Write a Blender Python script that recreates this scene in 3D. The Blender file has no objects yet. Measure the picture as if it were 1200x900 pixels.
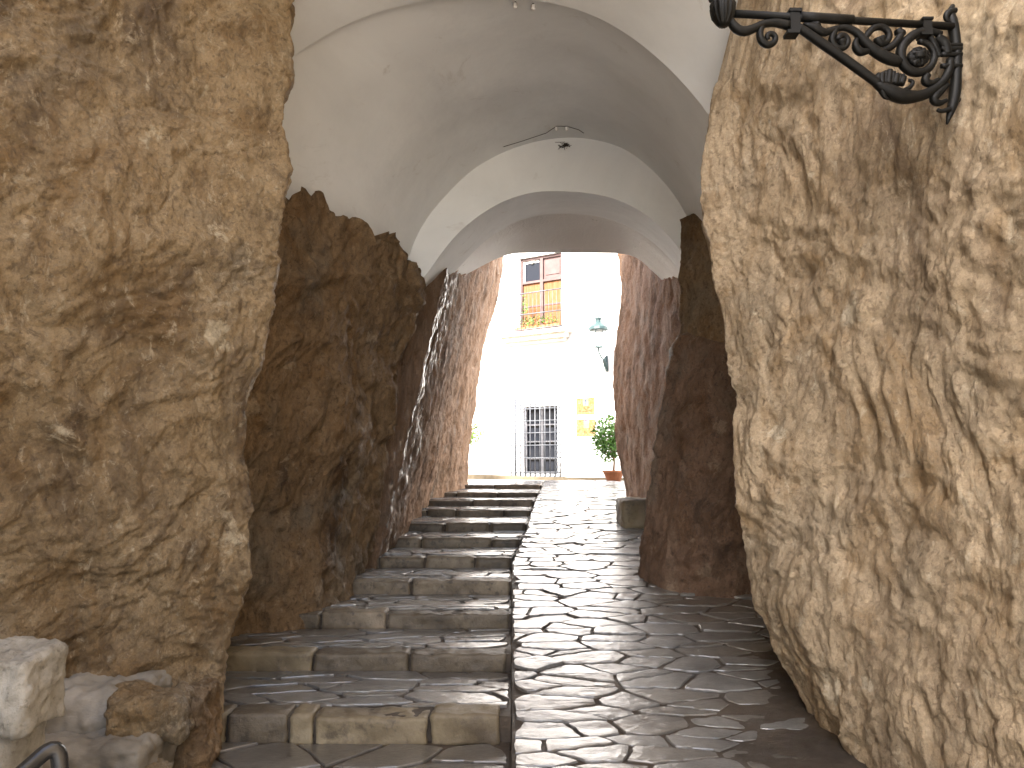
import bpy, math, random
import numpy as np
from mathutils import Vector, noise
random.seed(7)
noise.seed_set(5)
R = math.radians
scn = bpy.context.scene
COL = scn.collection

# ------------------------------------------------------------------ camera maths
FPX = 860.0
TH = math.atan(95 / FPX)
CT, ST = math.cos(TH), math.sin(TH)
def ray(px, py):
    a = (px - 600) / FPX; b = (450 - py) / FPX
    return a, CT - b * ST, ST + b * CT
def slope(py):
    _, y, z = ray(600, py); return -z / y
TOPS = [838, 765, 718, 680, 652, 631, 613, 597, 586, 577, 568]
BOTS = [870, 786, 736, 696, 665, 641, 622.5, 605, 593, 582.5, 573]
DI, HI, ZB = [3.8], [], []
EYE = slope(BOTS[0]) * 3.8
for i in range(11):
    if i: DI.append(HI[-1] / slope(BOTS[i]))
    ZB.append(EYE - slope(BOTS[i]) * DI[i])
    HI.append(slope(TOPS[i]) * DI[i])
ZI = [EYE - h for h in HI]
ZS = ZI[-1] + 0.003
def P(px, py, d):
    x, y, z = ray(px, py); k = d / y
    return (x * k, d, EYE + z * k)
prof = [(-80, 0.0), (2.6, 0.0)] + [(DI[i], (ZI[i] + ZB[i]) / 2) for i in range(11)] + [(14.6, ZS), (300, ZS)]
PX_, PZ_ = [p[0] for p in prof], [p[1] for p in prof]
def gz(y): return float(np.interp(y, PX_, PZ_))
EDGE = [(2.0, 0.0), (DI[4], 0.0)] + [(DI[i], P(px, TOPS[i], DI[i])[0]) for i, px in ((5, 610), (6, 618), (7, 622), (8, 626), (9, 630), (10, 635))] + [(17.0, .75), (30, 1.2)]
def edge_x(y): return float(np.interp(y, [e[0] for e in EDGE], [e[1] for e in EDGE]))

# ------------------------------------------------------------------ helpers
ORG = {}
def tag(o, label=None, cat=None, group=None, kind=None):
    if label: o['label'] = label
    if cat: o['category'] = cat
    if group: o['group'] = group
    if kind: o['kind'] = kind
    return o
def empty(name, loc, label, cat, group=None):
    o = bpy.data.objects.new(name, None); COL.objects.link(o)
    o.location = loc; o.empty_display_size = .1; ORG[o.name] = tuple(loc)
    return tag(o, label, cat, group)
def link(name, verts, faces, mats, parent=None, loc=(0, 0, 0), smooth=False, mi=None):
    org = ORG[parent.name] if parent else tuple(loc)
    v = np.asarray(verts, dtype=float) - np.array(org)
    me = bpy.data.meshes.new(name); me.from_pydata(v.tolist(), [], faces)
    if not isinstance(mats, (list, tuple)): mats = [mats]
    for m in mats: me.materials.append(m)
    if mi is not None: me.polygons.foreach_set('material_index', mi)
    if smooth: me.polygons.foreach_set('use_smooth', [True] * len(me.polygons))
    me.update()
    o = bpy.data.objects.new(name, me); COL.objects.link(o)
    if parent: o.parent = parent
    else: o.location = loc
    ORG[o.name] = org
    return o
class MB:
    def __init__(s): s.v, s.f, s.m = [], [], []
    def add(s, v, f, m=0):
        n = len(s.v); s.v += [tuple(q) for q in v]; s.f += [tuple(i + n for i in q) for q in f]; s.m += [m] * len(f)
    def box(s, x0, x1, y0, y1, z0, z1, T=None, m=0):
        v = [(x, y, z) for x in (x0, x1) for y in (y0, y1) for z in (z0, z1)]
        if T: v = [T(*q) for q in v]
        s.add(v, [(0, 1, 3, 2), (4, 6, 7, 5), (0, 4, 5, 1), (2, 3, 7, 6), (0, 2, 6, 4), (1, 5, 7, 3)], m)
    def tube(s, pts, rad, n=10, m=0, flat=None):
        pts = [Vector(p) for p in pts]; k = len(pts)
        if not isinstance(rad, (list, tuple)): rad = [rad] * k
        up = None; v = []
        for i, p in enumerate(pts):
            t = (pts[min(i + 1, k - 1)] - pts[max(i - 1, 0)]).normalized()
            if up is None:
                up = Vector((0, 0, 1)) if abs(t.z) < .9 else Vector((1, 0, 0))
            up = (up - t * up.dot(t)).normalized(); w = t.cross(up)
            for j in range(n):
                a = 2 * math.pi * j / n
                v.append(p + (up * math.cos(a) + w * math.sin(a)) * rad[i])
        f = [(i * n + j, i * n + (j + 1) % n, (i + 1) * n + (j + 1) % n, (i + 1) * n + j) for i in range(k - 1) for j in range(n)]
        f.append(tuple(range(n))[::-1]); f.append(tuple((k - 1) * n + j for j in range(n)))
        s.add(v, f, m)
    def lathe(s, c, prof, n=24, flute=0, fa=.0, m=0, flat=False):
        v = []
        for (r, z) in prof:
            for j in range(n):
                a = 2 * math.pi * j / n
                rr = r * (1 + fa * math.cos(flute * a)) if flute else r
                v.append((c[0] + rr * math.cos(a), c[1] + rr * math.sin(a), c[2] + z))
        k = len(prof)
        f = [(i * n + j, i * n + (j + 1) % n, (i + 1) * n + (j + 1) % n, (i + 1) * n + j) for i in range(k - 1) for j in range(n)]
        f.append(tuple(range(n))[::-1]); f.append(tuple((k - 1) * n + j for j in range(n)))
        s.add(v, f, m)
    def build(s, name, mats, parent=None, loc=(0, 0, 0), smooth=False):
        return link(name, s.v, s.f, mats, parent, loc, smooth, s.m)
def fbm(p, sc, o=3, h=.9):
    return noise.fractal(Vector(p) * sc, h, 2.1, o)
def rough_box(x0, x1, y0, y1, z0, z1, res=.04, amp=.008, rr=.02, seed=0, sc=9, big=0, taper=None):
    """rounded, chipped stone block"""
    L = (x1 - x0, y1 - y0, z1 - z0); c = np.array([(x0 + x1) / 2, (y0 + y1) / 2, (z0 + z1) / 2]); hf = np.array(L) / 2
    rr = min(rr, min(hf) * .95)
    idx, V, F = {}, [], []
    ns = [max(2, int(math.ceil(l / res))) for l in L]
    def vid(i, j, k):
        if (i, j, k) in idx: return idx[(i, j, k)]
        p = np.array([(i / ns[0] * 2 - 1) * hf[0], (j / ns[1] * 2 - 1) * hf[1], (k / ns[2] * 2 - 1) * hf[2]])
        q = np.clip(p, -(hf - rr), hf - rr); d = p - q; n = np.linalg.norm(d)
        nn = d / n if n > 1e-9 else np.zeros(3)
        if n > 1e-9: p = q + nn * rr
        w = p + c + seed * 3.7
        a = fbm(w, sc, 6, .6) * amp
        if big: a += noise.noise(Vector(w) * 2.6) * big
        p = p + nn * a + c
        if taper:
            t = (p[2] - z0) / (z1 - z0); p[0] = c[0] + (p[0] - c[0]) * (1 - taper * t); p[1] = c[1] + (p[1] - c[1]) * (1 - taper * t)
        idx[(i, j, k)] = len(V); V.append(tuple(p)); return len(V) - 1
    nx, ny, nz = ns
    for i in range(nx):
        for j in range(ny):
            F.append((vid(i, j, 0), vid(i, j + 1, 0), vid(i + 1, j + 1, 0), vid(i + 1, j, 0)))
            F.append((vid(i, j, nz), vid(i + 1, j, nz), vid(i + 1, j + 1, nz), vid(i, j + 1, nz)))
    for i in range(nx):
        for k in range(nz):
            F.append((vid(i, 0, k), vid(i + 1, 0, k), vid(i + 1, 0, k + 1), vid(i, 0, k + 1)))
            F.append((vid(i, ny, k), vid(i, ny, k + 1), vid(i + 1, ny, k + 1), vid(i + 1, ny, k)))
    for j in range(ny):
        for k in range(nz):
            F.append((vid(0, j, k), vid(0, j, k + 1), vid(0, j + 1, k + 1), vid(0, j + 1, k)))
            F.append((vid(nx, j, k), vid(nx, j + 1, k), vid(nx, j + 1, k + 1), vid(nx, j, k + 1)))
    return V, F

# ------------------------------------------------------------------ materials
class NT:
    def __init__(s, name):
        s.mat = bpy.data.materials.new(name); s.mat.use_nodes = True
        s.t = s.mat.node_tree; s.b = s.t.nodes['Principled BSDF']
    def n(s, typ, **kw):
        o = s.t.nodes.new(typ)
        for k, v in kw.items():
            if k in o.inputs: o.inputs[k].default_value = v
            else: setattr(o, k, v)
        return o
    def l(s, a, b): s.t.links.new(a, b)
    def coords(s, scale=(1, 1, 1), rot=(0, 0, 0)):
        g = s.n('ShaderNodeNewGeometry'); m = s.n('ShaderNodeMapping')
        m.inputs['Scale'].default_value = scale; m.inputs['Rotation'].default_value = rot
        s.l(g.outputs['Position'], m.inputs['Vector']); return m.outputs['Vector']
    def noise(s, vec, scale, detail=6, rough=.6, dist=0):
        n = s.n('ShaderNodeTexNoise'); n.inputs['Scale'].default_value = scale; n.inputs['Detail'].default_value = detail
        n.inputs['Roughness'].default_value = rough; n.inputs['Distortion'].default_value = dist
        s.l(vec, n.inputs['Vector']); return n.outputs['Fac']
    def vor(s, vec, scale, feature='F1', rand=1):
        n = s.n('ShaderNodeTexVoronoi'); n.feature = feature; n.inputs['Scale'].default_value = scale; n.inputs['Randomness'].default_value = rand
        s.l(vec, n.inputs['Vector']); return n.outputs['Distance']
    def ramp(s, fac, stops, interp='LINEAR'):
        r = s.n('ShaderNodeValToRGB'); cr = r.color_ramp; cr.interpolation = interp
        while len(cr.elements) < len(stops): cr.elements.new(.5)
        for e, (p, c) in zip(cr.elements, stops):
            e.position = p; e.color = (c, c, c, 1) if not isinstance(c, tuple) else (*c, 1)
        s.l(fac, r.inputs['Fac']); return r.outputs['Color']
    def mix(s, fac, a, b, mode='MIX'):
        m = s.n('ShaderNodeMix'); m.data_type = 'RGBA'; m.blend_type = mode
        for sock, v in ((m.inputs[0], fac), (m.inputs[6], a), (m.inputs[7], b)):
            if isinstance(v, (int, float)): sock.default_value = v
            elif isinstance(v, tuple): sock.default_value = (*v, 1)
            else: s.l(v, sock)
        return m.outputs[2]
    def math(s, op, a, b=0.0):
        m = s.n('ShaderNodeMath'); m.operation = op
        for sock, v in zip(m.inputs, (a, b)):
            if isinstance(v, (int, float)): sock.default_value = v
            else: s.l(v, sock)
        return m.outputs[0]
    def bump(s, h, strength=.5, dist=.02, prev=None):
        b = s.n('ShaderNodeBump'); b.inputs['Strength'].default_value = strength; b.inputs['Distance'].default_value = dist
        s.l(h, b.inputs['Height'])
        if prev is not None: s.l(prev, b.inputs['Normal'])
        return b.outputs['Normal']
    def out(s, col=None, rough=None, nrm=None, spec=None, metal=None, coat=None):
        for key, v in (('Base Color', col), ('Roughness', rough), ('Normal', nrm), ('Specular IOR Level', spec), ('Metallic', metal), ('Coat Weight', coat)):
            if v is None: continue
            i = s.b.inputs[key]
            if isinstance(v, (int, float)): i.default_value = v
            elif isinstance(v, tuple): i.default_value = (*v, 1)
            else: s.l(v, i)
        return s.mat
def rock_mat(name, base, dark, pale, stretch=(1, 1, .55), rot=(0, 0, 0), wet=.0, grey=(.17, .155, .12), scale=1.0, palek=.62, spec=.4, rlo=.38, dist=.9, streak=False):
    t = NT(name); c = t.coords(stretch, rot); c1 = t.coords((1, 1, 1))
    n1 = t.noise(c, 1.7 * scale, 9, .68, min(dist, .6))
    col = t.ramp(n1, [(.36, dark), (.47, base), (.56, tuple(x * 1.18 for x in base)), (.74, tuple((x * .55 + y * .45) for x, y in zip(base, pale)))])
    n2 = t.noise(c1, 4.5 * scale, 7, .65, 1.2)
    col = t.mix(t.ramp(n2, [(palek, 0.0), (palek + .07, .75)]), col, pale)
    n3 = t.noise(c, 7 * scale, 8, .74, dist)
    col = t.mix(t.ramp(n3, [(.30, .75), (.45, 0.0)]), col, dark)
    n9 = t.noise(t.coords((1, 1, .7)), 2.6 * scale, 8, .7, 1.0)
    col = t.mix(t.ramp(n9, [(.50, 0.0), (.62, .65)]), col, tuple(x * k for x, k in zip(base, (.72, .60, .42))))
    n4 = t.noise(c1, 1.1 * scale, 5, .6, .5)
    col = t.mix(t.ramp(n4, [(.55, 0.0), (.70, .55)]), col, grey)
    n6 = t.noise(c, 17 * scale, 9, .78, dist)
    col = t.mix(t.ramp(n6, [(.56, 0.0), (.64, .6)]), col, pale)
    col = t.mix(t.ramp(n6, [(.36, .7), (.45, 0.0)]), col, dark)
    n7 = t.vor(t.coords((1, 1, .8)), 2.4, 'F1'); n8 = t.noise(c1, 9, 7, .7, 1.5)
    col = t.mix(t.ramp(t.math('ADD', n7, t.math('MULTIPLY', n8, .5)), [(.36, .8), (.41, 0.0)]), col, pale)
    n5 = t.noise(c1, 70, 5, .8)
    col = t.mix(.6, col, t.ramp(n5, [(.3, (.3, .3, .3)), (.7, (.75, .75, .75))]), 'OVERLAY')
    vcr = t.vor(c, 9 * scale, 'DISTANCE_TO_EDGE')
    b1 = t.bump(t.noise(c, 12, 9, .75, dist), .9, .035)
    v = t.vor(c, 26, 'F1'); b2 = t.bump(v, .35, .012, b1)
    pit = t.ramp(t.noise(c1, 38, 4, .6, .6), [(.34, 0.0), (.44, 1.0)]); b3 = t.bump(t.noise(c1, 60, 7, .78), .9, .010, t.bump(pit, .6, .008, b2)); col = t.mix(t.math('SUBTRACT', 1.0, pit), col, t.mix(.55, col, dark))
    rg = t.ramp(t.noise(c, 3.1, 5, .6), [(.38, rlo + wet * 0), (.62, .85 - wet)])
    if streak:      # thin films of running water on the cut; whole inner part tinted darker brown
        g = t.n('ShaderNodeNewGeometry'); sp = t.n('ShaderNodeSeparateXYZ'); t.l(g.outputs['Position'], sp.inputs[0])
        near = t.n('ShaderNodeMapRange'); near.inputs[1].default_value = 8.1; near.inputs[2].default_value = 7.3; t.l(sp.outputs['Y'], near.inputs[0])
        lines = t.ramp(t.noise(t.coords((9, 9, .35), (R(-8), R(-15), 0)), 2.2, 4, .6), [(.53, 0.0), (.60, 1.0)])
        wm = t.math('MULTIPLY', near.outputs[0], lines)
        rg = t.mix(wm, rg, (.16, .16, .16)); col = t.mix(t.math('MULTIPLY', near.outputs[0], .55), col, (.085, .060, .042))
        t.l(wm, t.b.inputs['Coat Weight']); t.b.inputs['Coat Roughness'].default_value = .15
    return t.out(col, rg, b3, spec)
M = {}
M['rock_left'] = rock_mat('ochre limestone', (.265, .188, .100), (.105, .068, .035), (.48, .40, .27))
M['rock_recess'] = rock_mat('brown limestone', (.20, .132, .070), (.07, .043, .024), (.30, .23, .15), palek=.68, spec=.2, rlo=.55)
M['rock_right'] = rock_mat('buff limestone', (.40, .308, .200), (.18, .127, .076), (.56, .48, .35), stretch=(1, 1, .42), rot=(0, R(14), 0), palek=.64, grey=(.24, .20, .14))
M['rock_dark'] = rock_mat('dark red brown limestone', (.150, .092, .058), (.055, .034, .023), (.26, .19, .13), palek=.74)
M['rock_pink'] = rock_mat('pink limestone', (.33, .205, .130), (.17, .100, .062), (.42, .31, .23), stretch=(1, 1, .7), scale=1.3, spec=.15, rlo=.7)
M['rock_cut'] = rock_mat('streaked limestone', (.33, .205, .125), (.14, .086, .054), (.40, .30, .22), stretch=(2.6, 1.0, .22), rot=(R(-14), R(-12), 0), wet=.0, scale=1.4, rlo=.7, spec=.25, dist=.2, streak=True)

def wetstone(name, a, b, r0=.22, r1=.5, spec=.5, coat=.0):
    t = NT(name); c = t.coords((1, 1, 1)); t.b.inputs['Coat Weight'].default_value = coat; t.b.inputs['Coat Roughness'].default_value = .17; t.b.inputs['Coat IOR'].default_value = 1.6
    col = t.ramp(t.noise(c, 3.3, 6, .6), [(.3, a), (.5, tuple((x + y) / 2 for x, y in zip(a, b))), (.7, b)])
    col = t.mix(.4, col, t.ramp(t.noise(c, 40, 5, .7), [(.3, (.25, .25, .25)), (.7, (.75, .75, .75))]), 'OVERLAY')
    b1 = t.bump(t.noise(t.coords((1, 1.8, 1)), 9, 3, .5, .6), .12, .006)
    b2 = t.bump(t.noise(t.coords((.7, 1.6, 1)), 22, 9, .78, 1.6), .9, .011, b1)
    t.l(t.bump(t.noise(t.coords((.8, 1.5, 1)), 13, 6, .62, 1.0), .55, .0065), t.b.inputs['Coat Normal'])
    return t.out(col, t.ramp(t.noise(c, 5, 4, .6), [(.35, r0), (.65, r1)]), b2, spec)
M['flag'] = wetstone('wet flagstone', (.060, .052, .042), (.150, .134, .110), .32, .5, 1.0, 1.0)
M['flag2'] = wetstone('wet grey flagstone', (.070, .067, .061), (.190, .182, .166), .32, .48, 1.0, 1.0)
M['mortar'] = wetstone('dark mortar', (.028, .021, .015), (.080, .060, .042), .35, .8, .35)
t = NT('riser stone'); c = t.coords()
col = t.ramp(t.noise(c, 2.3, 6, .6), [(.30, (.07, .052, .032)), (.48, (.17, .135, .082)), (.7, (.27, .225, .145))])
col = t.mix(t.ramp(t.noise(c, 8, 6, .7), [(.34, .8), (.47, 0.0)]), col, (.07, .055, .038))
M['riser'] = t.out(col, .55, t.bump(t.noise(c, 45, 6, .7), .6, .006, t.bump(t.noise(c, 12, 6, .6), .4, .02)), .4)
def riserm(name, k):
    t = NT(name); c = t.coords()
    col = t.ramp(t.noise(c, 3.3, 7, .7), [(.30, tuple(x * k for x in (.09, .07, .05))), (.5, tuple(x * k for x in (.17, .135, .09))), (.7, tuple(x * k for x in (.27, .22, .155)))])
    col = t.mix(t.ramp(t.noise(c, 11, 7, .75), [(.36, .8), (.47, 0.0)]), col, (.04, .032, .024))
    return t.out(col, .5, t.bump(t.noise(c, 45, 6, .7), .7, .006, t.bump(t.noise(c, 12, 6, .65), .5, .02)), .4)
M['riser_dark'] = riserm('dark wet riser stone', .55); M['riser_mid'] = riserm('brown riser stone', .9)
t = NT('white plaster'); c = t.coords()
col = t.ramp(t.noise(c, .9, 6, .6, .4), [(.3, (.66, .67, .66)), (.6, (.78, .79, .78))])
col = t.mix(t.ramp(t.noise(c, 2.1, 8, .72, 1.5), [(.60, 0.0), (.74, .5)]), col, (.40, .36, .30))
col = t.mix(t.ramp(t.vor(c, 3.2), [(.006, .85), (.012, 0.0)]), col, (.12, .10, .08))
M['plaster'] = t.out(col, .75, t.bump(t.noise(c, 26, 5, .6), .2, .004, t.bump(t.noise(c, 3.5, 3, .5), .35, .03)), .3)
t = NT('flaking limewash'); c = t.coords(); cs = t.coords((1, .5, 1))
nn = t.noise(cs, 4.5, 9, .75, 1.8)
col = t.mix(t.ramp(nn, [(.63, 0.0), (.68, .8)]), (.82, .81, .78), (.30, .25, .19))
M['limewash'] = t.out(col, .7, t.bump(nn, .5, .02), .3)
t = NT('facade plaster'); c = t.coords()
M['facade'] = t.out(t.ramp(t.noise(c, 1.2, 6, .6), [(.3, (.76, .75, .73)), (.7, (.82, .82, .81))]), .8, t.bump(t.noise(c, 20, 5, .6), .25, .01), .2)
def plain(name, col, rough=.6, metal=0.0, spec=.4, var=.25, sc=8, bump=.003):
    t = NT(name); c = t.coords()
    k = t.noise(c, sc, 5, .6)
    cc = t.ramp(k, [(.3, tuple(x * (1 - var) for x in col)), (.7, tuple(min(1, x * (1 + var)) for x in col))])
    return t.out(cc, rough, t.bump(t.noise(c, sc * 6, 4, .6), .4, bump), spec, metal)
M['iron'] = plain('black painted iron', (.004, .004, .0035), .5, 0, .2, .3, 30, .002)
M['rail'] = plain('black gloss tube', (.02, .02, .02), .22, 0, .6, .1)
M['wood'] = plain('weathered brown wood', (.095, .055, .050), .55, sc=5)
M['dark'] = plain('dark interior', (.02, .02, .024), .3)
t = NT('reed blind'); c = t.coords((14, 14, 1))
M['blind'] = t.out(t.ramp(t.noise(c, 3, 3, .6), [(.3, (.19, .075, .025)), (.7, (.28, .15, .075))]), .7, None, .2)
M['greyframe'] = plain('grey painted timber', (.10, .10, .11), .5)
M['greyiron'] = plain('pale grey iron', (.075, .08, .09), .45)
M['teal'] = plain('verdigris green iron', (.028, .055, .056), .5)
M['cream'] = plain('cream stone', (.66, .62, .55), .7)
M['curb'] = plain('beige kerb stone', (.17, .135, .085), .7)
M['terra'] = plain('terracotta', (.34, .13, .055), .7)
M['leaf'] = plain('green leaves', (.085, .20, .032), .45, spec=.4, var=.6, sc=25)
M['leaf2'] = plain('yellow green leaves', (.13, .22, .035), .45, spec=.4, var=.5, sc=25)
M['flower'] = plain('orange flowers', (.35, .09, .04), .6)
M['bark'] = plain('thin bark', (.20, .13, .08), .8)
M['ceramic'] = plain('white ceramic', (.75, .73, .70), .3)
M['twig'] = plain('dark dusty twigs', (.05, .04, .03), .9)
M['lace'] = plain('white lace curtain', (.65, .65, .63), .8)
t = NT('pale limestone'); c = t.coords()
col = t.ramp(t.noise(c, 5, 7, .68, .5), [(.3, (.17, .15, .115)), (.5, (.30, .275, .225)), (.7, (.42, .39, .33))])
col = t.mix(t.ramp(t.noise(c, 30, 6, .75), [(.36, .7), (.46, 0.0)]), col, (.16, .14, .105))
M['pale'] = t.out(col, .8, t.bump(t.noise(c, 38, 7, .75), .7, .012, t.bump(t.noise(c, 9, 5, .6), .5, .03)), .25)
t = NT('grey cement'); c = t.coords((1, 1, 2))
col = t.ramp(t.noise(c, 3, 6, .6), [(.3, (.15, .13, .10)), (.55, (.26, .235, .19)), (.75, (.35, .32, .27))])
M['cement'] = t.out(col, .6, t.bump(t.noise(c, 14, 7, .7), .5, .012), .35)
t = NT('street paving'); c = t.coords()
b = t.vor(c, 3.0, 'DISTANCE_TO_EDGE')
col = t.mix(t.ramp(b, [(.02, 1.0), (.05, 0.0)]), t.ramp(t.noise(c, 2, 5, .6), [(.3, (.30, .28, .25)), (.7, (.42, .40, .37))]), (.14, .12, .10))
M['street'] = t.out(col, .5, t.bump(b, .4, .01), .5)
t = NT('earth'); c = t.coords()
M['earth'] = t.out(t.ramp(t.noise(c, .6, 7, .6), [(.3, (.13, .10, .07)), (.7, (.25, .20, .14))]), .9, t.bump(t.noise(c, 6, 6, .6), .5, .03), .3)
t = NT('window glass'); t.b.inputs['Base Color'].default_value = (.016, .018, .024, 1); t.b.inputs['Roughness'].default_value = .15; t.b.inputs['Specular IOR Level'].default_value = .12; M['glass'] = t.mat
t = NT('clear glass'); t.b.inputs['Base Color'].default_value = (.8, .85, .85, 1); t.b.inputs['Roughness'].default_value = .1; t.b.inputs['Alpha'].default_value = .35; M['clear'] = t.mat
t = NT('tile painted'); c = t.coords()
M['tile'] = t.out(t.ramp(t.noise(c, 13, 5, .75, 1.5), [(.36, (.17, .045, .02)), (.46, (.22, .10, .035)), (.56, (.24, .155, .07)), (.68, (.27, .23, .16))]), .4, None, .2)
M['tilered'] = plain('red lettering glaze', (.22, .05, .03), .3)
M['tileblue'] = plain('blue glaze', (.05, .09, .18), .3)
M['tilepale'] = plain('cream glaze', (.23, .185, .11), .3)

# ------------------------------------------------------------------ rock walls
def disp_a(p):       # lumpy travertine
    v = Vector(p); w = noise.noise_vector(v * 2.3) * .16; q = v + w
    mk = max(0, min(1, .5 + 2.2 * noise.noise(v * 1.7 + Vector((9, 4, 2)))))
    a = noise.noise(v * 1.15) * .09 + noise.noise(q * 2.7) * .045
    a += noise.fractal(q * 4.2, .62, 2.13, 6) * .034
    a += (.25 - abs(noise.noise(q * 6.1))) * .036 * mk
    d = noise.voronoi((q + w * .8) * 5.2)[0]; a += (.42 - d[0]) * .085 * mk
    c = abs(noise.noise(q * 2.3 + Vector((1, 8, 3)))); a -= max(0, .05 - c) * .22
    c = noise.voronoi((q + w) * 14)[0]; a += (.4 - c[0]) * .030 * (1 - mk)
    c = noise.voronoi(q * 31)[0]; a += min(c[0], .5) * .010
    return a
def disp_drape(p):   # dripping drapery, leaning ripples
    v = Vector(p); s = Vector((p[0] + .25 * p[2], p[1] + .25 * p[2], p[2] * .62)); w = noise.noise_vector(v * 1.9) * .14; q = s + w
    mk = max(0, min(1, .5 + 2.0 * noise.noise(v * 1.3 + Vector((2, 4, 8)))))
    a = noise.noise(v * .9) * .085 + noise.noise(q * 2.5) * .05
    a += noise.fractal(q * 5.0, .62, 2.13, 6) * .034
    a += (.25 - abs(noise.noise((q + Vector((5, 2, 1))) * 8.5))) * .034
    a += (.25 - abs(noise.noise((q + Vector((1, 2, 6))) * 19))) * .014
    d = noise.voronoi((q + w * .8) * 6)[0]; a += (.42 - d[0]) * .080 * (1 - mk)
    c = noise.voronoi(q * 13)[0]; a += (.4 - c[0]) * .026
    c = abs(noise.noise(q * 2.6 + Vector((1, 8, 3)))); a -= max(0, .05 - c) * .12
    return a
def disp_cut(p):     # steep grooves following the cut
    v = Vector(p); s = Vector((p[0] - .30 * (p[2] - 1), p[1] - .12 * (p[2] - 1), p[2] * .13)); w = noise.noise_vector(v * 1.4) * .06; q = s + w
    a = noise.noise(v * .8) * .06
    a += noise.noise(q * 4) * .05
    a += (.3 - abs(noise.noise(q * 9))) * .022
    a += noise.fractal(v * 4, .75, 2.1, 5) * .034
    return a
def rock(name, cols, zmin, sp, dz, disp, mat, label, cat='rock wall', amp=1.0, loc=(0, 0, 0), smooth_n=5, fadecoarse=True, jag=0.0):
    ztops = [c[-1][2] for c in cols]
    tall = max(ztops) > 8; zc = 4.35
    nz = max(6, int(((zc if tall else max(ztops)) - zmin) / dz)) + (10 if tall else 0)
    arr = []
    for c in cols:
        c = sorted(c, key=lambda q: q[2])
        z = np.linspace(zmin, c[-1][2], nz) if not tall or c[-1][2] < 8 else np.concatenate([np.linspace(zmin, zc, nz - 10), np.linspace(zc, c[-1][2], 11)[1:]])
        zs = [q[2] for q in c]
        x = np.interp(z, zs, [q[0] for q in c]); y = np.interp(z, zs, [q[1] for q in c])
        for _ in range(3):
            x[1:-1] = (x[:-2] + 2 * x[1:-1] + x[2:]) / 4; y[1:-1] = (y[:-2] + 2 * y[1:-1] + y[2:]) / 4
        arr.append(np.stack([x, y, z], 1))
    rings = []
    k = len(cols)
    for i in range(k):
        a, b = arr[i], arr[(i + 1) % k]
        L = np.linalg.norm(a[:, :2] - b[:, :2], axis=1).max()
        n = max(1, int(L / sp[i]))
        for j in range(n): rings.append(a + (b - a) * (j / n))
    G = np.array(rings)          # (U, nz, 3)
    if jag:
        for u in range(G.shape[0]):
            tt = (G[u, :, 2] - zmin) / (G[u, -1, 2] - zmin); q_ = Vector(G[u, -1]); G[u, :, 2] += tt ** 6 * jag * (noise.noise(q_ * 4) + .8 * noise.noise(q_ * 11) + .6 * noise.noise(q_ * 27))
    for _ in range(smooth_n): G = (np.roll(G, 1, 0) + 2 * G + np.roll(G, -1, 0)) / 4
    du = np.roll(G, -1, 0) - np.roll(G, 1, 0)
    dv = np.gradient(G, axis=1)
    N = np.cross(du, dv); N /= (np.linalg.norm(N, axis=2, keepdims=True) + 1e-9)
    U = G.shape[0]
    step = np.linalg.norm(du[:, 0, :], axis=1) / 2
    D = np.zeros((U, nz))
    for u in range(U):
        if fadecoarse and step[u] > .15: continue
        g = G[u]
        for j in range(nz): D[u, j] = disp(g[j])
    D[D != 0] -= D[D != 0].mean()
    G2 = G + N * (D * amp)[:, :, None]
    V = G2.reshape(-1, 3)
    F = []
    for u in range(U):
        u2 = (u + 1) % U
        F += [(u * nz + j, u2 * nz + j, u2 * nz + j + 1, u * nz + j + 1) for j in range(nz - 1)]
    ctop = G2[:, -1].mean(0); V = np.vstack([V, ctop[None]]); ci = len(V) - 1
    F += [(u * nz + nz - 1, ((u + 1) % U) * nz + nz - 1, ci) for u in range(U)]
    o = link(name, V, F, mat, None, loc, True)
    return tag(o, label, cat)
def colimg(lst, d, base=None, top=None):
    pts = [P(px, py, d) for px, py in lst]
    pts.sort(key=lambda q: q[2])
    if base: pts = [base] + pts
    if top is not None: pts = pts + [(pts[-1][0] + top[0], pts[-1][1], top[1])]
    return pts
def colv(*pts): return list(pts)
def st(x, y, z1, z0=-.3, x1=None, y1=None): return [(x, y, z0), (x if x1 is None else x1, y if y1 is None else y1, z1)]
HT = 10.5  # near walls raised and run back out of view to block the sun
# near left
silA = [(350, 0), (338, 100), (336, 230), (322, 330), (302, 440), (292, 480), (302, 560), (298, 640), (292, 700), (256, 775), (250, 870)]
rock('rock_wall', [
    st(-5, -5, HT), st(-3.4, -5, HT, x1=-2.9), st(-2.5, 1.6, HT, x1=-2.3), [(-2.3, 2.8, -.3), (-2.25, 2.75, 1.0), (-2.1, 2.7, 2.2), (-2.0, 2.7, HT)],
    [(-2.02, 3.40, -.3), (-2.0, 3.38, .5), (-1.90, 3.22, 1.2), (-1.76, 3.18, 2.4), (-1.70, 3.15, HT)],
    [(-1.72, 3.62, -.3), (-1.70, 3.62, .4), (-1.56, 3.56, .9), (-1.50, 3.52, 2.4), (-1.45, 3.5, HT)],
    colimg(silA, 3.8, top=(.05, HT)),
    [(-1.72, 4.2, -.3), (-1.50, 4.2, 2), (-1.30, 4.2, HT)], st(-2.1, 4.9, HT, x1=-2.0), st(-5, 4.9, HT)],
    -.3, [.8, .09, .04, .014, .0105, .0105, .018, .05, .3, .8], .0105, disp_a, M['rock_left'],
    'tall rough ochre rock face in the left foreground behind the pale block', loc=(-2.6, 3, 0), amp=.80)
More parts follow.
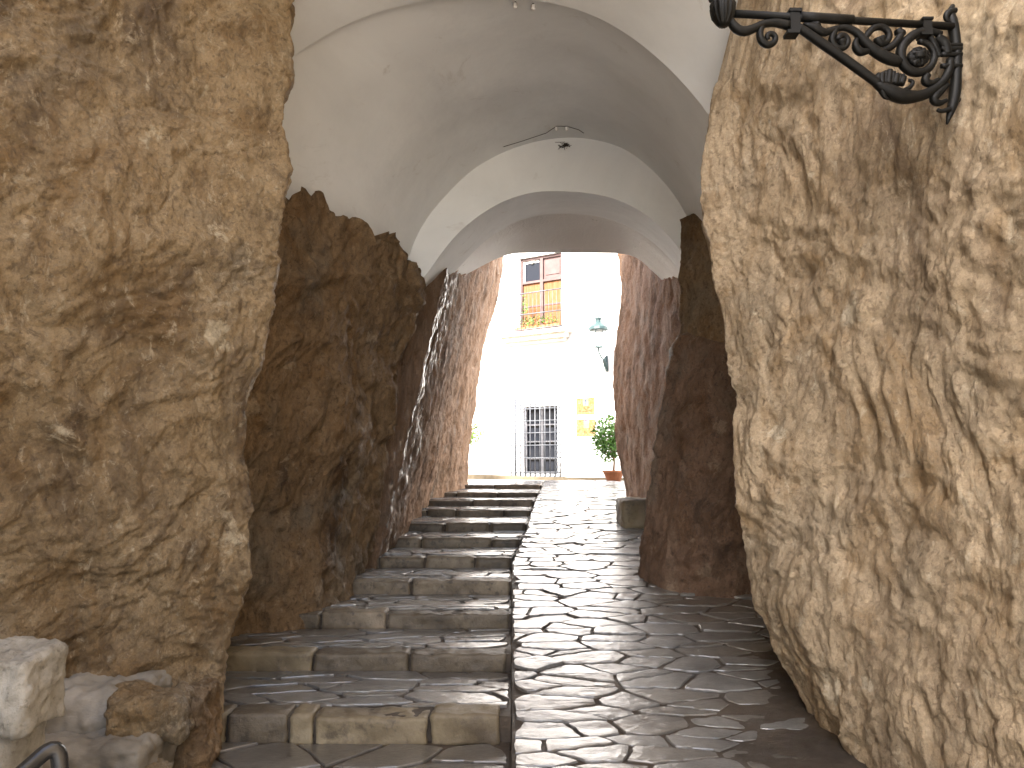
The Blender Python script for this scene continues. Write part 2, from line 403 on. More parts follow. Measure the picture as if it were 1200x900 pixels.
# recessed left
def topcol(base, mid, px, py, d, up=.0): 
    q = P(px, py, d); return [(base[0], base[1], -.3), (base[0], base[1], .25), (mid[0], mid[1], 1.35), (q[0] + .05, q[1], q[2])]
rock('rock_wall', [
    st(-5, 4.3, 2.9), st(-2.1, 4.3, 3.1, x1=-1.75), topcol((-1.97, 4.75), (-1.72, 4.8), 330, 228, 4.7), topcol((-1.86, 5.05), (-1.60, 5.1), 382, 238, 5.1),
    topcol((-1.40, 5.35), (-1.38, 5.5), 425, 272, 5.6), topcol((-1.24, 5.9), (-1.26, 6.0), 463, 286, 6.1), topcol((-1.28, 6.6), (-1.15, 6.6), 492, 318, 6.55), topcol((-1.5, 7.0), (-1.45, 7.1), 500, 315, 7.0),
    st(-2.3, 7.2, 3.3), st(-5, 7.2, 3.1)],
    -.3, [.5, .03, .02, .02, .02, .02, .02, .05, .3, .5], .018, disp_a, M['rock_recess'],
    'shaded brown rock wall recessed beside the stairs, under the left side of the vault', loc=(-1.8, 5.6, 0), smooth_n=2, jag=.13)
# streaked cut wall going out to the street
silC = [(592, 285), (588, 320), (576, 370), (566, 410), (560, 450), (554, 500), (548, 540), (549, 562)]
rock('rock_wall', [
    st(-5, 6.3, 4.2), [(-1.9, 6.3, -.3), (-1.25, 6.35, 4.2)], [(-1.34, 6.7, -.3), P(447, 638, 6.75), P(528, 300, 7.15), (-.52, 7.2, 4.2)],
    [(-1.28, 8.4, -.3), P(480, 603, 8.4), P(532, 330, 7.7), (-.50, 7.8, 4.2)],
    [(-1.22, 10.6, -.3), P(505, 580, 10.4), P(562, 300, 9.6), (-.30, 9.6, 4.5)],
    colimg(silC, 13.0, top=(.1, 6.2)),
    [(-1.6, 14.2, -.3), (-1.0, 14.0, 6.2)], st(-5, 14.5, 6.2)],
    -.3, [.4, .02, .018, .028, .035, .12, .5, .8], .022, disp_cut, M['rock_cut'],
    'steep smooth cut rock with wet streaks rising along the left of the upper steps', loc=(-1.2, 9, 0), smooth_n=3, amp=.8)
# near right
silD = [(838, 92), (824, 122), (816, 200), (814, 270), (830, 330), (846, 400), (851, 450), (858, 500), (863, 560), (860, 600), (868, 640), (885, 700), (905, 760), (935, 820), (970, 905)]
def dtop(base, mid, px, py, d):
    q = P(px, py, d); return [(base[0], base[1], -.3), (mid[0], mid[1], 1.3), q]
rock('rock_wall', [
    st(3.4, -5, HT, x1=2.8), st(5, -5, HT), st(5, 4.6, HT), [(2.6, 4.6, -.3), (2.3, 4.5, 3.4)], [(1.95, 4.35, -.3), (1.5, 4.3, 3.5)],
    colimg(silD, 3.95, base=(1.62, 3.9, -.3)),
    dtop((1.56, 3.45), (1.33, 3.7), 872, 100, 3.78),
    dtop((1.60, 3.25), (1.46, 3.45), 903, 66, 3.6),
    [(1.66, 3.05, -.3), (1.58, 3.15, 1.5), P(942, -5, 3.4)],
    [(1.72, 2.85, -.3), (1.66, 2.95, 1.5), P(990, -90, 3.2)],
    [(1.80, 2.6, -.3), (1.72, 2.78, 2.0), (1.74, 2.78, HT)],
    [(1.96, 2.2, -.3), (1.86, 2.2, HT)], [(2.15, 1.5, -.3), (2.05, 1.5, HT)]],
    -.3, [.5, .8, .5, .1, .05, .012, .0105, .0105, .0105, .0105, .0115, .03, .08], .0105, disp_drape, M['rock_right'],
    'tall buff rock face with dripping folds on the right, carrying the black iron bracket', loc=(2.4, 2.8, 0), smooth_n=3, amp=.70, jag=.10)
# recess right + column
rock('rock_wall', [
    st(2.0, 4.2, 3.7), st(5, 4.2, 3.7), st(5, 7.5, 3.7), st(2.4, 7.5, 3.5),
    [(2.0, 7.3, -.3), (2.0, 7.3, 3.6)],
    [(1.62, 6.45, -.3), P(798, 480, 6.42), P(797, 400, 6.42), P(795, 300, 6.42), P(795, 258, 6.42)],
    [(1.66, 6.2, -.3), P(815, 400, 6.2), P(812, 280, 6.2), P(812, 250, 6.2)],
    [(2.05, 5.8, -.3), (1.80, 5.9, 2.5), P(850, 240, 5.9)], [(2.25, 5.2, -.3), (1.95, 5.2, 3.7)]],
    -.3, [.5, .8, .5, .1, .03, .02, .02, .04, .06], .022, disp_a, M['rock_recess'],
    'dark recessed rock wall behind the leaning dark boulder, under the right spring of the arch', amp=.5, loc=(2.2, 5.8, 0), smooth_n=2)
silE = [(806, 392), (792, 404), (782, 430), (775, 460), (768, 500), (759, 560), (752, 600), (744, 640), (744, 672)]
zE = P(800, 392, 6.3)[2]
rock('boulder', [
    [(1.14, 6.35, -.2)] + colimg(silE, 6.3)[0:],
    [(1.24, 5.95, -.2), P(775, 680, 5.95), P(800, 500, 6.0), P(824, 405, 6.1), P(828, 398, 6.1)],
    [(1.55, 5.72, -.2), P(830, 600, 5.8), P(850, 405, 5.9)],
    [(2.2, 5.8, -.2), (2.1, 5.9, zE)], [(2.2, 7.0, -.2), (2.1, 6.9, zE)], [(1.55, 7.1, -.2), (1.62, 6.9, zE)]],
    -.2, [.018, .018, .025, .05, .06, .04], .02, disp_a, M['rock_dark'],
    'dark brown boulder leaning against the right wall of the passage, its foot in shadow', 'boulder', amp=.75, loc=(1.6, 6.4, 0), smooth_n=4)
silG = [(724, 280), (728, 350), (723, 400), (719, 450), (720, 500), (726, 540), (732, 578)]
rock('rock_wall', [
    colimg(silG, 11.0, base=(1.66, 11.0, -.1), top=(0, 6.0)),
    [(1.80, 9.6, -.1), P(750, 590, 9.6), P(752, 430, 9.6), P(760, 300, 9.3), (1.7, 9.4, 6.0)],
    [(1.90, 7.2, -.1), (1.90, 7.2, 3.4), (1.98, 7.6, 6.0)], st(5, 7.1, 6.0, -.1), st(5, 11.8, 6.0, -.1), st(2.1, 11.7, 6.0, -.1)],
    -.1, [.028, .028, .3, .6, .3, .06], .028, disp_cut, M['rock_pink'],
    'daylit pinkish rock wall at the far right end of the passage next to the potted shrub', loc=(2.2, 9, 0), amp=.6, smooth_n=3)

# ------------------------------------------------------------------ vault
def resample(pts, n):
    p = np.array(pts, float)
    for _ in range(3):        # chaikin
        q = [p[0]]
        for a, b in zip(p[:-1], p[1:]): q += [a * .75 + b * .25, a * .25 + b * .75]
        q.append(p[-1]); p = np.array(q)
    s = np.concatenate([[0], np.cumsum(np.linalg.norm(np.diff(p, axis=0), axis=1))])
    t = np.linspace(0, s[-1], n)
    return np.stack([np.interp(t, s, p[:, i]) for i in range(3)], 1)
NV = 72
def curve(lst, d, n=NV): return resample([P(x, y, d) for x, y in lst], n)
c1 = curve([(215, 320), (250, 250), (278, 170), (302, 115), (345, 62), (395, 33), (440, 14), (500, 0), (560, -6), (630, 0), (690, 14), (740, 42), (785, 80), (824, 124), (850, 165), (885, 230), (925, 300)], 4.4)
c2 = curve([(420, 380), (450, 350), (476, 315), (484, 285), (500, 255), (530, 220), (560, 193), (610, 169), (660, 160), (705, 164), (745, 180), (790, 225), (812, 268), (835, 310), (870, 360)], 6.5)
c3 = curve([(440, 385), (470, 355), (500, 322), (520, 292), (545, 264), (580, 240), (610, 228), (640, 223), (700, 226), (745, 242), (782, 272), (806, 306), (840, 350), (880, 400)], 6.56)
c4 = curve([(440, 400), (480, 370), (520, 334), (545, 305), (570, 280), (600, 262), (625, 253), (650, 250), (700, 252), (740, 266), (775, 291), (800, 322), (840, 365), (890, 410)], 7.6)
c5 = curve([(440, 400), (490, 358), (530, 331), (560, 314), (594, 297), (625, 296.3), (650, 296), (700, 296.4), (742, 297), (765, 318), (785, 337), (806, 358), (840, 392), (880, 430)], 8.7)
def front(c, dy, flare=1.0):
    q = c.copy(); q[:, 1] -= dy
    m = np.array([0, 0, EYE]); q[:, 0] *= flare; q[:, 2] = EYE + (q[:, 2] - EYE) * flare
    return q
c0 = resample([(-2.6, 2.9, EYE + 1.0), (-2.5, 2.9, EYE + 1.9), (-1.9, 2.9, EYE + 2.6), (-1.0, 2.9, EYE + 3.0), (0, 2.9, EYE + 3.1), (1.0, 2.9, EYE + 3.0), (1.9, 2.9, EYE + 2.6), (2.5, 2.9, EYE + 1.9), (2.6, 2.9, EYE + 1.0)], NV)
c1b = c1.copy(); c1b[:, 0] *= 1.022; c1b[:, 2] = EYE + (c1b[:, 2] - EYE) * 1.016; c1b[:, 1] += .03
c3b = c3.copy(); c3b[:, 1] += .0
def loft(a, b, ns, amp, seed):
    V, F = [], []
    n = len(a)
    for i in range(ns + 1):
        t = i / ns
        for j in range(n):
            p = a[j] * (1 - t) + b[j] * t
            k = amp * min(1, 4 * t, 4 * (1 - t)) 
            V.append((p[0] + noise.noise(Vector(p) * 1.6 + Vector((seed, 0, 0))) * k, p[1], p[2] + noise.noise(Vector(p) * 1.6 + Vector((0, seed, 0))) * k))
    for i in range(ns):
        for j in range(n - 1):
            a0 = i * n + j; F.append((a0, a0 + 1, a0 + n + 1, a0 + n))
    return V, F
vault = empty('vaulted_ceiling', (0, 5.5, 2.9), 'white plastered vault and stepped arches spanning the passage between the rock walls', 'vault')
for nm, a, b, ns, amp, mt in (('outer_vault', c0, c1, 14, .02, 'plaster'), ('vault_rim', c1, c1b, 1, 0, 'plaster'), ('inner_vault', c1b, c2, 20, .03, 'plaster'), ('arch_face', c2, c3, 4, .0, 'plaster'), ('arch_soffit', c3, c4, 8, .015, 'plaster'), ('end_soffit', c4, c5, 10, .03, 'limewash')):
    V, F = loft(np.asarray(a), np.asarray(b), ns, amp, hash(nm) % 7 if False else len(nm))
    o = link(nm, V, F, M[mt], vault, smooth=True)
mb = MB(); mb.box(-5, 5, 2.86, 8.75, EYE + 3.25, EYE + 5.8)  # unseen mass added over the vault to keep sky and sun out
# end wall above the lintel, and front wall above the vault mouth, as strips from the profiles upward
for cc, y0, y1 in ((c0, 2.86, 2.90), (c5, 8.70, 8.78)):
    for j in range(NV - 1):
        p, q = cc[j], cc[j + 1]
        if abs(p[0] - q[0]) < 1e-4: continue
        v = [(p[0], y0, p[2] + .05), (q[0], y0, q[2] + .05), (q[0], y0, EYE + 3.25), (p[0], y0, EYE + 3.25)]
        v += [(a, y1, c) for a, _, c in v]
        mb.add(v, [(0, 1, 2, 3), (7, 6, 5, 4), (0, 4, 5, 1), (3, 2, 6, 7)])
mb.box(-5, c5[0][0], 8.7, 8.78, EYE + 1.2, EYE + 3.25); mb.box(c5[-1][0], 5, 8.7, 8.78, EYE + 1.2, EYE + 3.25)
mb.build('light_blocking_masonry', M['plaster'], vault)

# fittings on the vault
bpy.context.view_layer.update()
DG = bpy.context.evaluated_depsgraph_get()
def hit(px, py, back=.0):
    d = Vector(ray(px, py)).normalized(); ok, loc, nn_, *_ = scn.ray_cast(DG, Vector((0, 0, EYE)), d)
    return tuple(loc - d * back)
def insulator(px, py, d, label):
    q = hit(px, py, .02); t = empty('ceramic_insulator', q, label, 'insulator', 'small white insulators on the vault')
    m = MB(); m.lathe((q[0], q[1], q[2] - .035), [(.001, 0), (.012, .002), (.015, .012), (.010, .018), (.015, .024), (.013, .034), (.004, .036)], 14); m.build('knob', M['ceramic'], t, smooth=True)
    m = MB(); m.tube([(q[0], q[1], q[2] - .002), (q[0], q[1], q[2] + .04)], .006, 8); m.build('screw', M['twig'], t, smooth=True)
insulator(652, 149, 6.3, 'white ceramic insulator above the arch, left of the middle pair')
insulator(664, 149, 6.3, 'white ceramic insulator above the arch, right of the middle pair')
insulator(604, 4, 4.36, 'white insulator at the top rim of the front arch, left one')
insulator(625, 6, 4.36, 'white insulator at the top rim of the front arch, right one')
q = hit(661, 170, .02); m = MB()
for k in range(60):
    a = [q[0] + random.gauss(0, .022), q[1] + random.uniform(-.02, .03), q[2] + random.gauss(0, .012)]
    b = [a[0] + random.gauss(0, .03), a[1] + random.uniform(-.02, .02), a[2] + random.gauss(0, .014)]
    m.tube([a, b], .0022, 4)
tag(m.build('dusty_cobweb', M['twig'], loc=q), 'dark dusty tangle hanging on the white arch face under the insulators', 'cobweb')
m = MB()
pts = [hit(x, y, .012) for x, y, d in ((590, 172, 6.46), (610, 166, 6.42), (640, 156, 6.35), (652, 148, 6.28), (664, 148, 6.28), (678, 152, 6.35), (684, 156, 6.4))]
m.tube(pts, .0028, 6); 
tag(m.build('cable', M['twig'], loc=pts[3], smooth=True), 'thin dark wire strung between the insulators over the arch', 'cable')

# ------------------------------------------------------------------ ground, path, stairs
ys = [-80, -20, -2, 1, 2, 2.6] + DI + [14.6, 17, 22, 40, 120, 300]
V, F = [], []
for y in ys:
    for x in (-150, -20, -6, 6, 20, 150): V.append((x, y, gz(y) - .12))
for i in range(len(ys) - 1):
    for j in range(5):
        a = i * 6 + j; F.append((a, a + 1, a + 7, a + 6))
tag(link('ground', V, F, M['earth']), kind='structure')

def flagstones(mb, region, zf, sx, sy, clipf, gap=.012, seed=1, th=.03, m=0, m2=None, edge_res=.05, skip=None):
    """irregular flat stones: voronoi cells clipped by half planes"""
    rnd = random.Random(seed); x0, x1, y0, y1 = region
    nx, ny = int((x1 - x0) / sx) + 3, int((y1 - y0) / sy) + 3
    S = {}
    for i in range(-1, nx):
        for j in range(-1, ny):
            S[(i, j)] = (x0 + (i + .5 * (j % 2) + rnd.uniform(-.6, .6)) * sx, y0 + (j + rnd.uniform(-.5, .5)) * sy)
    ar = sx / sy; WT = {k: rnd.uniform(-.16, .16) * sx * sx for k in S}
    def clip(poly, nx_, ny_, c):      # keep nx*x+ny*y<=c
        out = []
        for k in range(len(poly)):
            a, b = poly[k], poly[(k + 1) % len(poly)]
            da = nx_ * a[0] + ny_ * a[1] - c; db = nx_ * b[0] + ny_ * b[1] - c
            if da <= 0: out.append(a)
            if (da < 0 < db) or (db < 0 < da):
                t = da / (da - db); out.append((a[0] + (b[0] - a[0]) * t, a[1] + (b[1] - a[1]) * t))
        return out
    for (i, j), s in S.items():
        if not (x0 - sx < s[0] < x1 + sx and y0 - sy < s[1] < y1 + sy): continue
        poly = [(s[0] - 2 * sx, s[1] - 2 * sy), (s[0] + 2 * sx, s[1] - 2 * sy), (s[0] + 2 * sx, s[1] + 2 * sy), (s[0] - 2 * sx, s[1] + 2 * sy)]
        for di in range(-3, 4):
            for dj in range(-3, 4):
                if (di or dj) and (i + di, j + dj) in S:
                    o = S[(i + di, j + dj)]
                    ex, ey = (o[0] - s[0]), (o[1] - s[1]) * ar * ar      # anisotropic metric
                    mx, my = (o[0] + s[0]) / 2, (o[1] + s[1]) / 2
                    L = math.hypot(ex, ey) + 1e-9; ex /= L; ey /= L; wof = (WT[(i, j)] - WT[(i + di, j + dj)]) / (2 * L)
                    poly = clip(poly, ex, ey, ex * mx + ey * my + wof - gap * rnd.uniform(.45, 1.3))
                    if len(poly) < 3: break
            if len(poly) < 3: break
        if len(poly) < 3: continue
        poly = clip(poly, 1, 0, x1 - gap * .5); 
        if len(poly) >= 3: poly = clip(poly, -1, 0, -(x0 + gap * .5))
        if len(poly) >= 3: poly = clip(poly, 0, 1, y1 - gap * .5)
        if len(poly) >= 3: poly = clip(poly, 0, -1, -(y0 + gap * .5))
        for cf in clipf:
            if len(poly) >= 3:
                a, b, c = cf(s); poly = clip(poly, a, b, c)
        if len(poly) < 3: continue
        A = .5 * sum(poly[k][0] * poly[(k + 1) % len(poly)][1] - poly[(k + 1) % len(poly)][0] * poly[k][1] for k in range(len(poly)))
        if abs(A) < .0035: continue
        cx = sum(q[0] for q in poly) / len(poly); cy = sum(q[1] for q in poly) / len(poly)
        if skip and skip(cx, cy): continue
        ring = []
        for k in range(len(poly)):
            a, b = poly[k], poly[(k + 1) % len(poly)]
            L = math.hypot(b[0] - a[0], b[1] - a[1]); n = max(1, int(L / edge_res))
            for q in range(n):
                t = q / n; x = a[0] + (b[0] - a[0]) * t; y = a[1] + (b[1] - a[1]) * t
                if q == 0: x += (cx - x) * .025; y += (cy - y) * .025
                w = noise.noise_vector(Vector((x, y, seed)) * 14) * .011 + noise.noise_vector(Vector((x, y, seed)) * 45) * .007
                ring.append((x + w.x, y + w.y))
        tx, ty, dzz = rnd.gauss(0, .007), rnd.gauss(0, .007), rnd.gauss(0, .003)
        V = []; n = len(ring)
        for sc_, dz_ in ((1.0, -th), (1.0, -.006), (.972, -.001), (.72, 0), (.38, 0)):
            for (x, y) in ring:
                X, Y = cx + (x - cx) * sc_, cy + (y - cy) * sc_
                z = zf(X, Y) + dz_ + dzz + (X - cx) * tx + (Y - cy) * ty + (fbm((X, Y * 1.6, seed), 7, 4) * .0022 if sc_ < .99 or dz_ > -.02 else 0)
                V.append((X, Y, z))
        V.append((cx, cy, zf(cx, cy) + dzz + fbm((cx, cy * 1.6, seed), 7, 4) * .0022))
        Fc = []
        for r in range(4):
            for k in range(n): Fc.append((r * n + k, r * n + (k + 1) % n, (r + 1) * n + (k + 1) % n, (r + 1) * n + k))
        for k in range(n): Fc.append((4 * n + k, 4 * n + (k + 1) % n, 5 * n))
        mb.add(V, Fc, (m if rnd.random() < .6 else m2) if m2 is not None else m)

# ramp path
mb = MB()
def edgeclip(s):
    y = s[1]; a = edge_x(y - .1); b = edge_x(y + .1); dx = (b - a) / .2
    nx, ny = -1, dx; L = math.hypot(nx, ny); nx /= L; ny /= L
    return nx, ny, nx * (edge_x(y) + .012) + ny * y
yy = np.arange(1.6, 16.6, .05); xs = np.linspace(0, 1, 40)
V, F = [], []
def mort(x, y):
    k = max(0, min(1, (x - .75 - .25 * (y - 3.2)) / .5)) * max(0, min(1, (5.3 - y) / .8))
    return gz(y) - .012 + .018 * k + fbm((x, y, 2), 6, 5, .6) * .006
for y in yy:
    e = edge_x(y)
    for u in xs: V.append((e + (2.5 - e) * u, y, mort(e + (2.5 - e) * u, y)))
nx = len(xs)
for i in range(len(yy) - 1):
    for j in range(nx - 1):
        a = i * nx + j; F.append((a, a + 1, a + nx + 1, a + nx))
# side skirt along the stair edge
k0 = len(V)
for i, y in enumerate(yy): V.append((edge_x(y), y, gz(y) - .3))
for i in range(len(yy) - 1): F.append((i * nx, (i + 1) * nx, k0 + i + 1, k0 + i))
mb.add(V, F, 2)
flagstones(mb, (-.05, 2.4, 2.0, 8.0), lambda x, y: gz(y), .33, .135, [edgeclip], .011, 3, m=0, m2=1, edge_res=.028)
flagstones(mb, (-.05, 2.4, 8.0, 16.5), lambda x, y: gz(y), .36, .17, [edgeclip], .011, 4, m=0, m2=1, edge_res=.09)
o = mb.build('path', [M['flag2'], M['flag'], M['mortar']], smooth=False)
tag(o, kind='structure')

# foreground paving left of the ramp
mb = MB(); V, F = [], []
yy = np.arange(1.2, 3.86, .05); xs = np.linspace(-2.4, -.012, 50)
for y in yy:
    for x in xs: V.append((x, y, -.012 + fbm((x, y, 5), 6, 3) * .006))
for i in range(len(yy) - 1):
    for j in range(49):
        a = i * 50 + j; F.append((a, a + 1, a + 51, a + 50))
mb.add(V, F, 1)
flagstones(mb, (-2.3, -.02, 1.2, 3.80), lambda x, y: 0.0, .42, .24, [], .012, 9)
tag(mb.build('pavement', [M['flag'], M['mortar']]), kind='structure')
# plaza around the viewpoint and street in front of the house
def sheet(name, x0, x1, y0, y1, z, mat):
    return tag(link(name, [(x0, y0, z), (x1, y0, z), (x1, y1, z), (x0, y1, z)], [(0, 1, 2, 3)], mat), kind='structure')
sheet('plaza', -14, 14, -20, 1.65, -.010, M['street'])
sheet('street', -14, 14, 13.2, 30, ZS - .035, M['street'])

stairs = empty('staircase', (-.8, DI[0], 0), 'eleven broad stone steps with flagstone treads and block risers beside the ramp', 'stairs')
XL = [-1.40, -1.85, -1.34] + [-1.7] * 8
rb = random.Random(5)
BL = {0: [-1.42, -1.11, -.98, -.41, -.055], 1: [-1.80, -1.20, -.62, -.03]}
for i in range(11):
    y0 = DI[i]; y1 = DI[i + 1] if i < 10 else 15.6
    z1 = ZI[i]; zb = ZB[i] - .06
    xr0 = edge_x(y0) - .015; xl = -2.2 if i < 2 else -1.75
    if i >= 8: xl = -1.6
    m = MB(); V, F = [], []
    ny = max(4, int((y1 - y0 + .03) / .06)); nx = 40
    for a in range(ny + 1):
        y = y0 + .03 + (y1 - y0 + .02) * a / ny
        for b in range(nx + 1):
            xr = edge_x(y) - .006; x = xl + (xr - xl) * b / nx
            V.append((x, y, z1 - .016 + fbm((x, y, i), 6, 3) * .006))
    for a in range(ny):
        for b in range(nx):
            q = a * (nx + 1) + b; F.append((q, q + 1, q + nx + 2, q + nx + 1))
    q0 = len(V)
    for b in range(nx + 1): V.append((V[b][0], V[b][1], zb))
    for b in range(nx): F.append((b, q0 + b, q0 + b + 1, b + 1))
    m.add(V, F, 2)
    def rc(s): 
        y = s[1]; dx = (edge_x(y + .1) - edge_x(y - .1)) / .2; L = math.hypot(1, dx)
        return 1 / L, -dx / L, (edge_x(y) - .02 - dx * y) / L
    yb = y0 + .16
    if y1 - .02 > yb + .08:
        flagstones(m, (xl, 1.0, yb, y1 - .005 if i < 10 else 15.5), lambda x, y: z1, .36 if i < 6 else .45, .14 if i < 6 else .2, [rc], .011, 20 + i, m=0, m2=1, edge_res=.03 if i < 5 else .08)
    stp = m.build('step', [M['flag'], M['flag2'], M['mortar']], stairs)
    # riser blocks
    if i in BL: cuts = BL[i]
    else:
        cuts = [XL[i] if i == 2 else xl]
        while cuts[-1] < xr0 - .25: cuts.append(min(cuts[-1] + rb.uniform(.33, .8), xr0))
        if cuts[-1] < xr0: cuts[-1] = xr0
        cuts = [c for c in cuts]
    if cuts[0] > xl + .05: cuts = [xl + .02, (xl + cuts[0]) / 2 + .03] + cuts if i != 0 else [xl + .02] + cuts
    for a, b in zip(cuts[:-1], cuts[1:]):
        if b - a < .05: continue
        g = .008
        hi = z1 + rb.uniform(-.012, .006)
        lo = zb + (.04 if i < 3 else .02)
        res = .022 if i < 4 else .05
        V, F = rough_box(a + g, b - g, y0 + rb.uniform(-.012, .006), y0 + .165, lo, hi, res, .011, .011, seed=i * 7 + a, sc=9)
        link('riser_block', V, F, M['riser'] if i < 2 and rb.random() < .8 else M[rb.choice(('riser_dark', 'riser_mid', 'riser_mid'))], stp, smooth=True)

# ------------------------------------------------------------------ ledge, block, handrail (left foreground)
led = empty('rock_ledge', (-1.75, 3.3, 0), 'low stepped ledge of grey cement and brown stones under the left rock face', 'ledge')
def rbx(name, mat, parent, x0, x1, y0, y1, z0, z1, res=.02, amp=.02, rr=.05, seed=0, big=.0, sc=5, rot=0, loc=None):
    V, F = rough_box(x0, x1, y0, y1, z0, z1, res, amp, rr, seed, sc, big)
    if rot:
        c = ((x0 + x1) / 2, (y0 + y1) / 2); ca, sa = math.cos(rot), math.sin(rot)
        V = [(c[0] + (x - c[0]) * ca - (y - c[1]) * sa, c[1] + (x - c[0]) * sa + (y - c[1]) * ca, z) for x, y, z in V]
    return link(name, V, F, mat, parent, loc or (0, 0, 0), True)
rbx('cement_base', M['cement'], led, -2.15, -1.46, 3.02, 3.75, -.1, .26, .014, .026, .05, 1, .03)
rbx('cement_bank', M['cement'], led, -2.15, -1.60, 3.22, 3.8, .15, .42, .014, .028, .10, 2, .05)
rbx('ledge_stone', M['rock_left'], led, -1.70, -1.40, 3.15, 3.42, .20, .385, .010, .036, .04, 3, .03, rot=.3)
rbx('ledge_stone', M['rock_left'], led, -1.98, -1.50, 2.94, 3.2, .05, .19, .010, .034, .03, 4, .03, rot=.1)
rbx('ledge_stone', M['rock_left'], led, -1.86, -1.52, 2.84, 3.05, -.06, .10, .010, .032, .03, 5, .03, rot=-.1)
rbx('ledge_stone', M['rock_left'], led, -1.50, -1.39, 3.05, 3.25, -.05, .14, .010, .04, .03, 6, .03, rot=.2)
rbx('ledge_stone', M['rock_recess'], led, -1.56, -1.40, 3.4, 3.72, -.05, .34, .010, .036, .05, 7, .04)
base = rbx('white_footing', M['pale'], None, -2.3, -1.50, 2.25, 2.5, -.05, .575, .03, .015, .05, 8, .02, loc=(-2, 2.45, 0))
tag(base, 'whitewashed masonry footing under the pale stone block at the lower left corner', 'footing')
blk = rbx('stone_block', M['pale'], None, -2.3, -1.43, 2.24, 2.47, .56, .795, .012, .026, .03, 9, .03, loc=(-2, 2.45, .46))
tag(blk, 'big pale grey limestone block at the lower left corner above the handrail', 'stone block')
hr = empty('handrail', (-.98, 1.6, 0), 'black rounded tubular handrail end in the lower left corner', 'handrail')
m = MB()
h0 = P(66, 877, 1.6); hb = P(14, 915, 1.5)
arc = [Vector(P(-60, 970, 1.44)), Vector(P(14, 916, 1.52)), Vector(P(40, 893, 1.57)), Vector(P(52, 882, 1.59)), Vector(P(62, 877, 1.60)), Vector(P(68, 881, 1.605)), Vector(P(70, 892, 1.605)), Vector(P(70.5, 912, 1.605))]
leg_bottom = Vector((arc[-1].x, arc[-1].y, .0))
c_ = resample([tuple(a) for a in arc], 40)
m.tube([(arc[0].x - .25, arc[0].y - .7, arc[0].z - .1)] + [tuple(q) for q in c_], .0165, 16)
m.build('rail', M['rail'], hr, smooth=True)
m = MB(); m.tube([tuple(arc[-1] + Vector((0, 0, .002))), tuple(leg_bottom)], .0163, 16); m.build('leg', M['rail'], hr, smooth=True)
m = MB(); m.lathe((leg_bottom.x, leg_bottom.y, 0), [(.045, 0), (.045, .006), (.02, .010)], 20); m.build('base_flange', M['rail'], hr, smooth=False)
# small cut block on the right of the ramp
V, F = rough_box(1.22, 1.62, 8.25, 8.75, gz(8.4) - .03, gz(8.4) + .30, .035, .02, .03, 11, 6, .02)
tag(link('stone_block', V, F, M['riser'], None, (1.4, 8.5, gz(8.4)), True), 'small squared grey stone block on the ramp beside the dark boulder', 'stone block')

# ------------------------------------------------------------------ wrought iron bracket
def BR(px, py, dd=0.0): return P(px, py, 2.67 - (1110 - px) / 280 * .14 + dd)
def Z3(x, y, dd=0.0): return BR(820 + x / 3.75, y / 3.75, dd)
def zt(m, pts, r, n=10, dd=0.0, sm=24):
    p = resample([Z3(x, y, dd) for x, y in pts], sm)
    k = len(p); s = 2.66 / 860 / 3.75 * 1.08
    if isinstance(r, (tuple, list)): rr = [np.interp(i / (k - 1), np.linspace(0, 1, len(r)), r) * s for i in range(k)]
    else: rr = [r * s] * k
    m.tube([tuple(q) for q in p], rr, n)
def spiral(cx, cy, r0, r1, a0, a1, n=20):
    return [(cx + (r0 + (r1 - r0) * t / n) * math.cos(R(a0 + (a1 - a0) * t / n)), cy + (r0 + (r1 - r0) * t / n) * math.sin(R(a0 + (a1 - a0) * t / n))) for t in range(n + 1)]
bk = empty('wall_bracket', Z3(1115, 300), 'ornate black wrought iron lamp bracket with scrolls on the upper right rock face', 'bracket')
m = MB(); zt(m, [(1112, 25), (1100, 50), (1108, 90), (1125, 180), (1128, 300), (1122, 420), (1100, 500), (1086, 545)], (10, 24, 22, 24, 22, 24, 20, 5), 12, .01)
zt(m, [(1125, 45), (1085, 55), (1080, 85), (1100, 98)], (12, 14, 12, 6)); 
for q in (200, 215, 240, 290): zt(m, [(1062, q), (1150, q)], 11, 8, -.004, 6)
zt(m, [(1090, 370), (1040, 415), (1022, 440), (1050, 458), (1085, 440)], (10, 18, 20, 14, 8)); zt(m, [(1100, 480), (1060, 490), (1044, 482)], (12, 10, 8))
m.tube([Z3(1110, 120), Z3(1160, 120, .10)], .012, 8); m.tube([Z3(1115, 440), Z3(1165, 440, .12)], .012, 8)
m.build('wall_plate', M['iron'], bk, smooth=True)
m = MB(); m.tube([Z3(150, 60), Z3(1112, 116)], .0142, 16); zt(m, [(440, 74), (670, 88)], 21, 16, 0, 4); m.build('top_bar', M['iron'], bk, smooth=True)
m = MB(); zt(m, [(425, 118), (450, 130), (520, 180), (640, 262), (790, 372)], (18, 20, 20, 20, 19), 14); m.build('brace', M['iron'], bk, smooth=True)
for (a, b, w) in (((412, 50), (402, 158), 24), ((990, 88), (986, 165), 22)):
    m = MB(); c0_ = Vector(Z3(*a)); c1_ = Vector(Z3(*b)); s = 2.66 / 860 / 3.75 * w
    for z0, z1, k in ((0, .12, 1.15), (.12, .86, .92), (.86, 1.0, 1.15)):
        A = c0_.lerp(c1_, z0); B = c0_.lerp(c1_, z1)
        m.box(A.x - s * k, A.x + s * k, A.y - .02 * k, A.y + .02 * k, B.z, A.z)
    m.build('clamp', M['iron'], bk)
m = MB(); zt(m, [(130, 80), (150, 120), (190, 142), (235, 128), (275, 105), (330, 98), (390, 112)], (16, 20, 20, 17, 16, 18, 20), 12)
